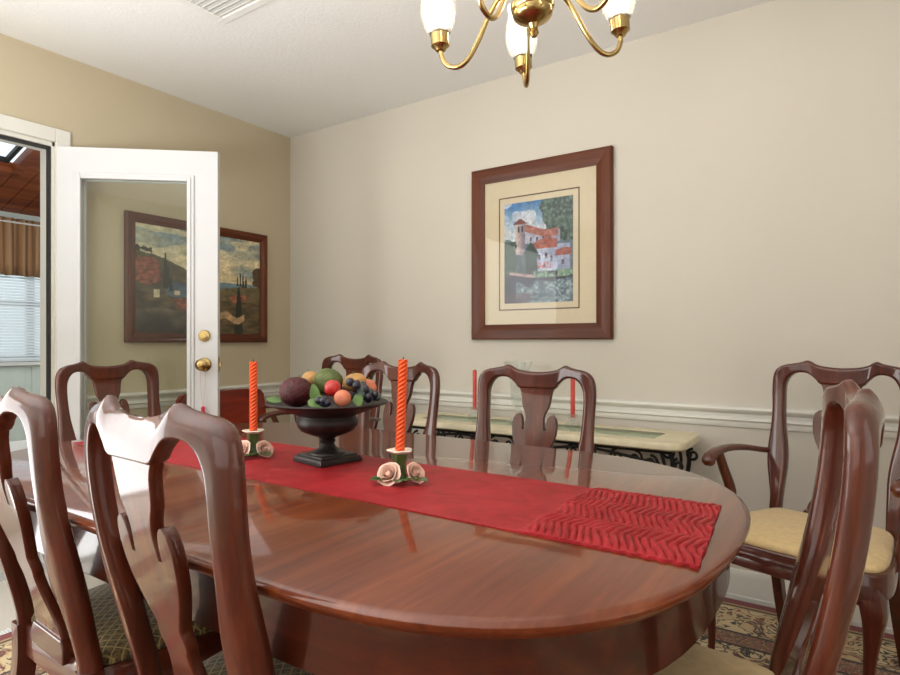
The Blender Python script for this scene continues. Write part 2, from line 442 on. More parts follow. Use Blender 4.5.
# ceiling vent
t = empty('ceiling_vent', (1.09, -1.33, H), 0, label='square white louvred air vent set in the ceiling', cat='vent')
m = MB(); a, b = .18, .145
m.box(-a, a, -a, -b, -.010, -.0005).box(-a, a, b, a, -.010, -.0005).box(-a, -b, -b, b, -.010, -.0005).box(b, a, -b, b, -.010, -.0005)
m.obj('frame', M['vent'], t, smooth=0, bevel=.003)
m = MB(); m.box(-b, b, -b, b, -.0025, -.0008); m.obj('backing', M['vent_dark'], t, smooth=0)
for i in range(11):
    m = MB(); y = -b + .013 + i * (2 * b - .026) / 10
    m.box(-b, b, -.011, .011, -.0008, .0008, Matrix.Translation((0, y, -.008)) @ Matrix.Rotation(.45, 4, 'X'))
    m.obj('louvre', M['vent'], t, smooth=0)

# ------------------------------------------------------------------ sunroom beyond the door
SX = -3.0
m = MB(); m.box(SX - .1, -.13, -4.0, 1.6, -.1, 0); struct(m.obj('floor_sunroom', M['sunfloor'], smooth=0))
WY0, WY1, WZ0, WZ1 = -1.7, .9, .90, 2.1
m = MB(); m.box(SX - .1, SX, -4, WY0, 0, 2.25).box(SX - .1, SX, WY1, 1.6, 0, 2.25).box(SX - .1, SX, WY0, WY1, 0, WZ0).box(SX - .1, SX, WY0, WY1, WZ1, 2.25)
m.box(SX - .1, -.13, 1.6, 1.7, 0, 3.1); m.box(SX - .1, -.13, -4.1, -4, 0, 3.1)
struct(m.obj('wall_sunroom', M['sunwall'], smooth=0))
# panelled lower wall
m = MB()
for y in [WY0 - .3 + .32 * i for i in range(11)]: m.box(SX, SX + .012, y, y + .27, .12, .55); m.box(SX, SX + .012, y, y + .27, .60, .86)
struct(m.obj('trim_7', M['sunwall'], smooth=0, bevel=.004))
def cz(x): return 2.22 + .27 * (x - SX)
kx0, kx1, ky0, ky1 = -2.27, -1.5, -1.75, -.80
m = MB()
def slab(x0, x1, y0, y1):
    m.add([(x, y, cz(x) + dz) for dz in (0, .06) for (x, y) in ((x0, y0), (x1, y0), (x1, y1), (x0, y1))],
          [(0, 1, 2, 3), (4, 7, 6, 5), (0, 4, 5, 1), (1, 5, 6, 2), (2, 6, 7, 3), (3, 7, 4, 0)])
xs = [SX, kx0, kx1, -.12]; pl = .14
y = -4.0
while y < 1.6 - 1e-6:
    y2 = min(y + pl, 1.6)
    if y2 <= ky0 or y >= ky1: slab(SX, -.12, y + .003, y2 - .003)
    else: slab(SX, kx0, y + .003, y2 - .003); slab(kx1, -.12, y + .003, y2 - .003)
    y = y2
struct(m.obj('ceiling_sunroom', M['planks'], smooth=0))
t = empty('window_2', (0, 0, 0)); struct(t)
m = MB()
def rect3(x0, x1, y0, y1, wd, zo0, zo1):
    for (a, b, c_, d_) in ((x0, x1, y0, y0 + wd), (x0, x1, y1 - wd, y1), (x0, x0 + wd, y0, y1), (x1 - wd, x1, y0, y1)):
        m.add([(x, y_, cz(x) + dz) for dz in (zo0, zo1) for (x, y_) in ((a, c_), (b, c_), (b, d_), (a, d_))],
              [(0, 1, 2, 3), (4, 7, 6, 5), (0, 4, 5, 1), (1, 5, 6, 2), (2, 6, 7, 3), (3, 7, 4, 0)])
rect3(kx0 - .05, kx1 + .05, ky0 - .05, ky1 + .05, .06, -.02, .05); m.obj('skylight_shaft', M['planks'], t, smooth=0)
m = MB(); rect3(kx0 + .05, kx1 - .05, ky0 + .05, ky1 - .05, .03, .02, .05); m.obj('window_frame', M['weather'], t, smooth=0)
m = MB(); m.add([(x, y_, cz(x) + .045) for (x, y_) in ((kx0, ky0), (kx1, ky0), (kx1, ky1), (kx0, ky1))], [(0, 1, 2, 3)]); m.obj('glass_pane', M['glass'], t, smooth=0)
# window + blinds + valance
t = empty('window_1', (0, 0, 0)); struct(t)
m = MB()
for y in (WY0, (WY0 + WY1) / 2 - .03, WY1 - .06): m.box(SX - .06, SX - .01, y, y + .06, WZ0, WZ1)
m.box(SX - .06, SX - .01, WY0, WY1, WZ0, WZ0 + .06).box(SX - .06, SX - .01, WY0, WY1, WZ1 - .06, WZ1).box(SX - .06, SX - .01, WY0, WY1, 1.40, 1.45)
m.obj('window_frame', M['trim'], t, smooth=0)
m = MB(); m.box(SX - .04, SX - .034, WY0, WY1, WZ0, WZ1); m.obj('glass_pane', M['glass'], t, smooth=0)
m = MB(); m.box(SX - .01, SX + .05, WY0 - .05, WY1 + .05, WZ0 - .035, WZ0 - .002); m.obj('window_sill', M['trim'], t, smooth=0, bevel=.004)
t = empty('window_blind', (SX + .03, (WY0 + WY1) / 2, WZ0), 0, label='white horizontal slat blind behind the striped valance in the sunroom window', cat='blind')
hw = (WY1 - WY0) / 2 - .01
for i in range(46):
    z = .03 + i * .0255
    m = MB(); m.box(-.0125, .0125, -hw, hw, -.0005, .0005, Matrix.Translation((0, 0, z)) @ Matrix.Rotation(1.0, 4, 'Y')); m.obj('slat', M['blind'], t, smooth=0)
m = MB(); m.box(-.015, .015, -hw, hw, 1.165, 1.195); m.obj('head_rail', M['blind'], t, smooth=0)
m = MB(); m.box(-.012, .012, -hw, hw, .004, .018); m.obj('bottom_rail', M['blind'], t, smooth=0)
t = empty('window_valance', (SX + .075, -.4, 1.66), 0, label='gathered brown striped valance hanging above the sunroom blind', cat='curtain')
m = MB(); N = 260; rows = []
for k, (z, am) in enumerate(((.0, .022), (.12, .020), (.30, .016), (.44, .008), (.46, .004), (.47, .008), (.50, .012))):
    rows.append([(am * math.sin(i * .9 + .8 * math.sin(i * .13)) + am * .4 * math.sin(i * .37), -1.35 + 2.7 * i / N, z + .006 * math.sin(i * .5) * (k == 0)) for i in range(N + 1)])
vs = [p for r in rows for p in r]; fs = []
for a in range(len(rows) - 1):
    for i in range(N): q = a * (N + 1) + i; fs.append((q, q + 1, q + N + 2, q + N + 1))
m.add(vs, fs); o = m.obj('cloth', M['valance'], t, smooth=80)
so = o.modifiers.new('thick', 'SOLIDIFY'); so.thickness = .002
m = MB(); m.tube([(0, -1.4, .465), (0, 1.4, .465)], .009, 10); m.obj('curtain_rod', M['trim'], t)
# small stand with red box by the sunroom window
t = empty('storage_cabinet', (-1.35, -1.12, 0), 0, label='low white cabinet standing in the sunroom beyond the doorway', cat='cabinet')
m = MB(); m.box(-.2, .2, -.45, .45, .04, .38); m.obj('body', M['trim'], t, smooth=0, bevel=.004)
m = MB(); m.box(-.215, .215, -.465, .465, .38, .40); m.obj('cabinet_top', M['trim'], t, smooth=0, bevel=.004)
for y in (-.44, .01):
    m = MB(); m.box(.2, .215, y, y + .43, .06, .36); dd = m.obj('door', M['trim'], t, smooth=0, bevel=.004)
    m = MB(); m.sphere((.228, y + (.38 if y < 0 else .05), .21), .012); m.obj('knob', M['brass'], dd)
for y in (-.4, .4):
    m = MB(); m.box(-.18, .18, y - .02, y + .02, 0, .04); m.obj('foot', M['trim'], t, smooth=0)
t = empty('gift_box', (-1.2, -1.045, .4), .4, label='small dark red patterned box on the low white sunroom cabinet', cat='box')
m = MB(); m.box(-.035, .035, -.035, .035, .0, .075); m.obj('body', M['redbox'], t, smooth=0, bevel=.003)
m = MB(); m.box(-.038, .038, -.038, .038, .075, .098); m.obj('lid', M['redbox'], t, smooth=0, bevel=.003)

# ------------------------------------------------------------------ windows on the unseen walls
def window_frame(name, y_or_x, horiz, a0, a1, z0, z1, inward):
    t = empty(name, (0, 0, 0)); struct(t); m = MB()
    def bx(p, q, r, s_):
        lo, hi = sorted((y_or_x, y_or_x + inward * .03))
        if horiz: m.box(p, q, lo, hi, r, s_)
        else: m.box(lo, hi, p, q, r, s_)
    bx(a0 - .08, a0, z0 - .08, z1 + .08); bx(a1, a1 + .08, z0 - .08, z1 + .08); bx(a0, a1, z1, z1 + .08); bx(a0, a1, z0 - .08, z0)
    m.obj('window_frame', M['trim'], t, smooth=0)
window_frame('window_3', RY, True, 2.1, 4.1, .7, 2.2, 1)
window_frame('window_4', RX, False, -2.65, -1.35, .75, 2.25, -1)

# ------------------------------------------------------------------ pictures
def painting(name, w_, h_, nx, nz, fn, parent, y=0.0):
    me = bpy.data.meshes.new(name); vs = []; fs = []; cs = []
    for j in range(nz + 1):
        for i in range(nx + 1):
            u, v = i / nx, j / nz
            vs.append(((u - .5) * w_, y, (v - .5) * h_)); k_ = 1 + .16 * mn.noise(Vector((u * 38, v * 50, 4))) + .16 * mn.noise(Vector((u * 15, v * 20, 7))); cs.append((*lin(tuple(max(0, min(1, q * k_ / 255)) for q in fn(u, v))), 1))
    for j in range(nz):
        for i in range(nx): q = j * (nx + 1) + i; fs.append((q, q + 1, q + nx + 2, q + nx + 1))
    me.from_pydata(vs, [], fs); at = me.color_attributes.new('paint', 'FLOAT_COLOR', 'POINT')
    at.data.foreach_set('color', [x for c in cs for x in c])
    me.materials.append(M['paint']); o = bpy.data.objects.new(name, me); scene.collection.objects.link(o); o.parent = parent
    return o
from mathutils import noise as mn
def nz(u, v, s, o=0): return mn.noise(Vector((u * s + o, v * s * 1.3, o * 1.7)))
def mixc(a, b, t): t = max(0, min(1, t)); return tuple(x + (y - x) * t for x, y in zip(a, b))
def villa(u, v):
    c = mixc((196, 206, 214), (52, 112, 168), (v - .72) / .28 + .3 * nz(u, v, 4))
    if nz(u, v, 5, 3) > .12 and v > .7: c = mixc(c, (214, 214, 218), .7)
    if v < .62 + .04 * nz(u, v, 6, 1): c = (96, 116, 126)
    # right trees
    if u > .60 + .10 * nz(u, v, 9, 2) - .25 * (v - .8) and v > .58: c = mixc((38, 58, 56), (92, 118, 104), .5 + nz(u, v, 26, 5))
    # upper house
    if .28 < u < .82 and .58 < v < .70: c = mixc((178, 182, 200), (120, 120, 140), (u - .3))
    if .30 < u < .80 and .67 < v - .04 * math.sin(u * 7) < .745: c = mixc((146, 88, 78), (172, 116, 104), .5 + nz(u, v, 22, 6))
    for k in range(4):
        if abs(u - .40 - .09 * k) < .014 and .60 < v < .645: c = (70, 74, 96)
    # tower
    if .17 < u < .31 and .48 < v < .79: c = mixc((206, 186, 176), (120, 112, 130), (u - .17) / .14)
    if .20 < u < .235 and .70 < v < .765 or .255 < u < .285 and .70 < v < .765: c = (56, 56, 76)
    if abs(u - .24) < .115 - (v - .785) * 1.9 and .785 < v < .835: c = (112, 62, 62)
    # second house
    if .44 < u < .96 and .30 < v < .56: c = mixc((186, 196, 216), (136, 146, 176), (u - .4) * 1.4 + nz(u, v, 8, 4) * .5)
    if .44 < u < .78 and .52 + (.10 if u > .6 else .1 * (u - .44) / .16) * 0 < v < .64 - .28 * abs(u - .64): c = mixc((150, 82, 74), (176, 112, 100), .5 + nz(u, v, 20, 9))
    if .76 < u < .98 and .44 < v < .52 - .15 * abs(u - .9): c = (158, 92, 84)
    for (a, b) in ((.52, .44), (.62, .45), (.70, .42), (.86, .38), (.60, .36)):
        if abs(u - a) < .018 and abs(v - b) < .024: c = (74, 66, 84)
    if .5 < u < .7 and .33 < v < .39 and nz(u, v, 30, 3) > 0: c = (190, 96, 96)
    # left trees
    if u < .18 + .05 * nz(u, v, 12, 1) and .22 < v < .62: c = mixc((30, 52, 56), (70, 104, 84), .5 + nz(u, v, 30, 8))
    if abs(u - .40) < .11 + .03 * nz(u, v, 20, 2) and .27 < v < .60 - abs(u - .4): c = mixc((22, 44, 50), (52, 82, 74), .5 + nz(u, v, 30, 2))
    if .18 < u < .32 and .27 < v < .48: c = mixc((96, 110, 120), (50, 74, 74), .5 + 1.4 * nz(u, v, 14, 7))
    # bank, water
    if v < .30: c = mixc((36, 46, 60), (76, 76, 96), .4 + nz(u * .3, v, 26, 4))
    if .08 < u < .45 and abs(v - (.30 - .12 * (u - .08))) < .014: c = (176, 150, 150)
    if u > .40 and .24 < v < .31 and nz(u, v, 16, 9) > -.1: c = mixc((92, 128, 108), (150, 176, 150), .5 + nz(u, v, 30, 1))
    k = .17 + .06 * nz(u, 0, 7, 3) + .05 * u
    if v < k and u > .18: c = mixc((58, 80, 94), (168, 186, 190), .42 + .7 * nz(u, v, 34, 6) + .4 * nz(u, v, 12, 2))
    if v < .1 and u < .4: c = mixc(c, (98, 66, 78), .5)
    return c
def landscape(u, v):
    c = mixc((206, 190, 148), (132, 150, 156), (v - .55) * 2 + nz(u, v * 2, 4, 3))
    if nz(u, v * 2.4, 5, 8) > .1: c = mixc(c, (222, 208, 170), .7)
    if v < .53 and u > .3: c = mixc((70, 96, 112), (136, 156, 160), (v - .38) * 5 + .2 * nz(u, v * 6, 6, 1))
    hill = .74 - .05 * u - .62 * max(0, u - .10) ** 1.35 + .012 * nz(u, 0, 16)
    if v < hill: c = mixc((62, 56, 40), (92, 84, 56), .5 + nz(u, v, 10, 5))
    if v > hill and v < hill + .055 and (abs(u - .06) < .06) and nz(u, v, 24, 2) > -.25: c = (44, 48, 34)
    far = .50 - .2 * max(0, .85 - u) + .01 * nz(u, 0, 20, 5)
    if u > .58 and v < far: c = mixc((92, 84, 56), (120, 100, 66), .5 + nz(u, v, 9, 3))
    if .22 < u < .56 and v < .49 - .05 * (u - .22): c = mixc((60, 76, 90), (98, 116, 124), (.5 - v) * 4)
    if .42 < u < .62 and .26 < v < .38 and v > .44 - .3 * (u - .2): c = (170, 190, 196)
    low = .37 - .14 * (u - .15) + .02 * nz(u, 0, 12, 9)
    if v < low and u < .66: c = mixc((54, 48, 32), (98, 82, 54), .5 + nz(u, v, 12, 4))
    if u >= .60 and v < .34 + .02 * nz(u, 0, 12): c = mixc((66, 58, 38), (110, 88, 58), .5 + nz(u, v * 2, 11, 7))
    # red tree, villages
    if ((u - .085) / .095) ** 2 + ((v - .57) / .13) ** 2 < 1 + .6 * nz(u, v, 20, 4): c = mixc((108, 58, 44), (150, 86, 66), .5 + nz(u, v, 36, 5))
    if ((u - .40) / .12) ** 2 + ((v - .30) / .075) ** 2 < 1 + nz(u, v, 22, 2): c = mixc((96, 50, 34), (150, 86, 62), .5 + 1.3 * nz(u, v, 30, 3))
    if ((u - .80) / .08) ** 2 + ((v - .37) / .04) ** 2 < 1 + nz(u, v, 22, 2): c = mixc((120, 66, 46), (160, 98, 72), .5 + nz(u, v, 30, 3))
    if abs(u - .155) < .02 and abs(v - .37) < .035: c = (206, 190, 156)
    if abs(u - .30) < .018 and abs(v - .385) < .02: c = (198, 176, 150)
    if abs(u - .47) < .012 and abs(v - .27) < .035: c = (214, 196, 176)
    for (a, b, w2, hh) in ((.215, .42, .016, .34), (.235, .44, .012, .22), (.255, .40, .01, .16), (.79, .50, .007, .11), (.815, .50, .008, .15), (.84, .49, .008, .16), (.865, .49, .008, .13), (.80, .0, .032, .50)):
        if b < v < b + hh and abs(u - a) < w2 * math.sqrt(max(0, 1 - ((v - b) / hh))) * 1.2: c = (38, 42, 30)
    if ((u - .97) / .05) ** 2 + ((v - .62) / .12) ** 2 < 1 + nz(u, v, 20, 1): c = (84, 66, 44)
    # rounded rocks / hay in foreground
    if v < .24 - .5 * (u - .18) ** 2 * 4 and u < .5: c = mixc((44, 40, 32), (92, 84, 66), (v * 3 + nz(u, v, 8, 2)))
    if .36 < u < .6 and v < .20 + .02 * nz(u, v, 12) : c = mixc((52, 42, 32), (112, 92, 70), .4 + nz(u, v, 14, 6))
    if .60 < u < .85 and abs(v - .17 - .03 * math.sin(u * 30)) < .035: c = mixc((150, 128, 92), (190, 150, 110), .5 + nz(u, v, 16, 1))
    return c

def frame_of(W_, H_, fw, depth, parent, dark=None):
    """bevelled picture frame centred on the origin, back at y=0, facing -y"""
    for k, (sx, sz) in enumerate(((0, 1), (1, 0), (0, -1), (-1, 0))):
        m = MB(); prof = [(0, 0), (0, -depth * .8), (.006, -depth), (fw * .55, -depth), (fw * .8, -depth * .72), (fw, -depth * .6), (fw, 0)]
        loops = []
        for e in (-1, 1):
            lp = []
            for (a, y) in prof:
                if sx == 0: lp.append((e * (W_ / 2 - a), y, sz * (H_ / 2 - a)))
                else: lp.append((sx * (W_ / 2 - a), y, e * (H_ / 2 - a)))
            loops.append(lp)
        m.loft(loops); m.obj('frame_side', M['frame'] if sx == 0 else M['frame_v'], parent, smooth=25)
PX, PZ, PW, PH = 1.852, 1.539, .770, .902
t = empty('framed_print', (PX, -.002, PZ), 0, label='wood framed village print with wide cream mat above the console table', cat='picture')
frame_of(PW, PH, .078, .028, t)
m = MB(); m.box(-PW / 2 + .07, PW / 2 - .07, -.010, -.004, -PH / 2 + .07, PH / 2 - .07); m.obj('mat_board', M['mat_board'], t, smooth=0)
ox, oz = 0.0, -.008
m = MB(); a, b = .222, .293
for (x0, x1, z0, z1) in ((-a, a, b - .006, b), (-a, a, -b, -b + .006), (-a, -a + .006, -b, b), (a - .006, a, -b, b)): m.box(x0 + ox, x1 + ox, -.0112, -.0101, z0 + oz, z1 + oz)
m.obj('mat_line', M['mat_line'], t, smooth=0)
p = painting('print', .378, .515, 110, 150, villa, t, -.0115); p.location = (ox, 0, oz)
m = MB(); m.box(-PW / 2 + .075, PW / 2 - .075, -.0165, -.0150, -PH / 2 + .075, PH / 2 - .075); m.obj('picture_glass', M['picture_glass'], t, smooth=0)
t = empty('landscape_painting', (.002, -.662, 1.418), -PI / 2 + PI, label='wood framed landscape painting of hills and cypresses on the left wall behind the door', cat='picture')
t.rotation_euler.z = PI / 2
frame_of(.905, .69, .052, .03, t)
painting('canvas', .81, .595, 170, 124, landscape, t, -.012)
m = MB(); m.box(-.41, .41, -.011, -.003, -.305, .305); m.obj('backing_board', M['mat_line'], t, smooth=0)

# ------------------------------------------------------------------ dining table
TX0, TX1, TY, TZ = 1.08, 3.018, -1.66, .76
def outline(off=0, n=40):
    pts = []
    b = .567 - off; a = .55 - off
    for sgn, cx in ((1, TX1 - .55), (-1, TX0 + .55)):
        for i in range(n + 1):
            th = -PI / 2 + PI * i / n if sgn > 0 else PI / 2 + PI * i / n
            c, s = math.cos(th), math.sin(th)
            e = 2.75 if s < 0 else 2.35
            r = (abs(c) ** e + abs(s) ** e) ** (-1 / e)
            pts.append((cx + a * r * c, TY + b * r * s))
    return pts
t = empty('dining_table', ((TX0 + TX1) / 2, TY, 0), 0, label='long oval polished mahogany dining table with a red runner on it', cat='table')
tc = Vector(((TX0 + TX1) / 2, TY, 0))
def tloop(off, z): return [(x - tc.x, y - tc.y, z) for x, y in outline(off)]
m = MB()
m.loft([tloop(.02, TZ - .026), tloop(.010, TZ - .025), tloop(.006, TZ - .020), tloop(.003, TZ - .017), tloop(0, TZ - .012), tloop(.0, TZ - .008), tloop(.003, TZ - .004), tloop(.008, TZ - .0015), tloop(.012, TZ)])
m.obj('tabletop', M['table'], t, smooth=35)
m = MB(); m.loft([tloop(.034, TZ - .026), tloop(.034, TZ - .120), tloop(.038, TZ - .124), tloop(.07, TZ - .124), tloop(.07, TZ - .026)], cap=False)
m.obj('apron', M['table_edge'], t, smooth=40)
for x, y in ((-.675, -.491), (.675, -.491), (-.675, .475), (.675, .475)):
    m = MB(); m.box(x - .0015, x + .0015, y - .004, y + .004, TZ - .122, TZ - .03); m.obj('apron_seam', M['weather'], t, smooth=0)
def cabriole(m, x, y, top, dx, dy, r0, h0=0):
    """leg whose knee bulges towards (dx,dy)"""
    d_ = Vector((dx, dy, 0)).normalized()
    prof = [(1.0, 0, 1.0), (.93, .010, 1.06), (.84, .020, 1.0), (.72, .016, .80), (.55, .004, .60), (.38, -.006, .46), (.22, -.008, .38), (.12, -.004, .36), (.075, .004, .42), (.055, .012, .66), (.035, .018, .84), (.012, .018, .80), (0, .018, .66)]
    pts = cr([(a * top, b, c * r0) for a, b, c in prof], 4); loops = []
    for q in pts:
        z, off, r = q; blend = max(0, min(1, (z / top - .6) / .35)); loops_ = []
        for j in range(16):
            an = 2 * PI * j / 16 + PI / 4; cs, sn = math.cos(an), math.sin(an)
            e = 2 + 4 * blend; k = (abs(cs) ** e + abs(sn) ** e) ** (-1 / e)
            loops_.append((x + d_.x * off * top * 2 + cs * r * k, y + d_.y * off * top * 2 + sn * r * k, z + .0))
        loops.append(loops_)
    m.loft(loops)
for sx in (-1, 1):
    for sy in (-1, 1):
        m = MB(); cabriole(m, sx * .76, sy * .29, TZ - .03, sx, sy, .045); o = m.obj('leg', M['chair'], t, smooth=50); o.location.z = .010

# ------------------------------------------------------------------ table runner
def hz(x, y):
    """x,y in world ; returns thickness above the table"""
    h = .0028 + .0012 * mn.noise(Vector((x * 7, y * 11, 3)))
    px = 2.70 + .02 * mn.noise(Vector((y * 9, 0, 1)))
    if x > px:
        k = min(1, (x - px) / .02)
        r1, r2 = -1.61, -1.7975 + .0625
        dd = min(abs(y - r1), abs(y - r2))
        zig = .026 * (1 - abs(2 * (((y + 1.86) / .125) % 1) - 1)) + .005 * mn.noise(Vector((x * 24, y * 12, 5)))
        s_ = (x - px + zig) / .0128
        amp = .0060 * (.3 + .65 * min(1, dd / .02)) * (1 + .5 * mn.noise(Vector((x * 40, y * 40, 9))))
        w_ = (1 - abs(math.cos(s_ * PI)) ** 8) * min(1, .25 + min(y + 1.862, -1.512 - y) / .02)
        h += k * (.0015 + amp * w_ + .004 * math.exp(-(dd / .009) ** 2) * (.5 + .5 * math.sin(x / .0128 * 2 * PI + 3 * y / .02)))
    return h
m = MB(); xs = []; x = 1.16
while x < 2.62: xs.append(x); x += .02
while x < 2.975: xs.append(x); x += .0020
ys = [-1.862 + .350 * i / 70 for i in range(71)]
NX, NY = len(xs), len(ys); vs = []
for i, x in enumerate(xs):
    for j, y in enumerate(ys):
        e = (y + 1.687) / .175
        yy = y + .004 * mn.noise(Vector((x * 3, 0, e)))
        ex = .0 if x < 2.7 else (x - 2.7) / .275
        xx = x + ex * (-.016 * e + .006 * mn.noise(Vector((y * 20, 0, 2)))); yy += ex * .003 * math.sin(x * 300)
        vs.append((xx - 2.07, yy + 1.687, hz(x, y)))
n0 = len(vs); vs += [(v[0], v[1], .0003) for v in vs[:n0]]
fs = []
for i in range(NX - 1):
    for j in range(NY - 1):
        a = i * NY + j; fs.append((a, a + NY, a + NY + 1, a + 1)); fs.append((a + n0, a + 1 + n0, a + NY + 1 + n0, a + NY + n0))
for j in range(NY - 1):
    fs.append((j, j + 1, j + 1 + n0, j + n0)); a = (NX - 1) * NY + j; fs.append((a, a + n0, a + 1 + n0, a + 1))
for i in range(NX - 1):
    a = i * NY; fs.append((a, a + n0, a + NY + n0, a + NY)); a = i * NY + NY - 1; fs.append((a, a + NY, a + NY + n0, a + n0))
m.add(vs, fs); o = m.obj('table_runner', M['silk'], smooth=60); o.location = (2.07, -1.687, TZ)
tag(o, 'red silk table runner with a ruched pleated end lying along the dining table', 'table runner')

# ------------------------------------------------------------------ chairs (local: faces +y, origin on the floor)
def lean(z): return -.205 - .085 * math.sin(PI / 2 * max(0, min(1, (z - .455) / .49))) ** 1.2
def bp(x, z, off):
    s_ = max(0, min(1, (z - .5) / .38)); q = max(0, min(1, (abs(x) - .07) / .135)); bow = .022 * s_ * (1 - q * q * (3 - 2 * q))
    return Vector((x, lean(z) - bow + off, z))
def ribbon(m, rows, ths, bev=.006, heavy=False):
    """rows: pairs of 2D points (x,z) outer,inner ; th half thickness ; heavy: outer rear corner rounded off"""
    loops = []; th = ths
    for ri, (a, b) in enumerate(rows):
        if hasattr(ths, '__len__'): th = ths[ri]
        a = Vector(a); b = Vector(b); L = (b - a).length; k = min(.45, bev / max(L, 1e-5))
        k2 = min(.46, k * 1.5)
        us = [0, k * .35, k, k2, .48, .52, 1 - k2, 1 - k, 1 - k * .35, 1]; hs = [th * .45, th * .85, th, th, th, th, th, th, th * .85, th * .45]
        if heavy:
            ub = [1, 1 - k * .2, 1 - k * .5, 1 - k * .8, .60, .48, .34, .20, .08, 0]; hb = [-th * .80, -th * .95, -th, -th, -th, -th * .95, -th * .80, -th * .58, -th * .28, 0]
            lp = [bp(*(a + (b - a) * u), h) for u, h in zip(us, hs)] + [bp(*(a + (b - a) * u), h) for u, h in zip(ub, hb)]
        else:
            lp = [bp(*(a + (b - a) * u), h) for u, h in zip(us, hs)] + [bp(*(a + (b - a) * u), -h) for u, h in zip(us[::-1], hs[::-1])]
        loops.append(lp)
    m.loft(loops)
STILE = [(.43, .200, .162), (.50, .199, .160), (.55, .208, .158), (.61, .220, .156), (.67, .224, .161), (.74, .220, .173), (.80, .219, .178), (.86, .222, .180)]
CREST = [((.222, .858), (.180, .858)), ((.222, .900), (.178, .892)), ((.217, .934), (.170, .914)), ((.202, .956), (.158, .929)), ((.178, .967), (.143, .937)), ((.150, .972), (.125, .939)),
         ((.126, .977), (.107, .936)), ((.110, .983), (.093, .927)), ((.097, .979), (.079, .913)), ((.078, .968), (.066, .899)), ((.045, .961), (.040, .898)), ((0, .958), (0, .898))]
SPLAT_LOW = [(.452, .072), (.475, .074), (.495, .070), (.52, .056), (.555, .041), (.585, .035), (.602, .035), (.614, .041), (.628, .041), (.642, .038), (.660, .047), (.685, .061), (.712, .074), (.737, .081), (.756, .0838)]
SPLAT_TOP = [(.756, .0395), (.775, .0365), (.795, .035), (.815, .040), (.838, .051), (.862, .055), (.885, .059), (.905, .067)]
LOBE = [(.756, .0435, .0838), (.770, .0435, .0842), (.782, .044, .083), (.797, .048, .079), (.806, .055, .071), (.809, .060, .066)]
SEATO = [(.178, -.21), (.200, -.17), (.222, -.06), (.240, .06), (.246, .14), (.236, .195), (.200, .220), (.12, .232), (0, .236)]
def seat_outline(k=1.0, off=0):
    h = cr([(x * (1 + (k - 1) * (y + .21) / .43), y, 0) for x, y in SEATO], 4)
    r = [(p.x - off * (1 if p.x > .05 else p.x / .05), p.y - off * (p.y / .22)) for p in h]
    return [(-x, y) for x, y in r] [:-1] + r[::-1]
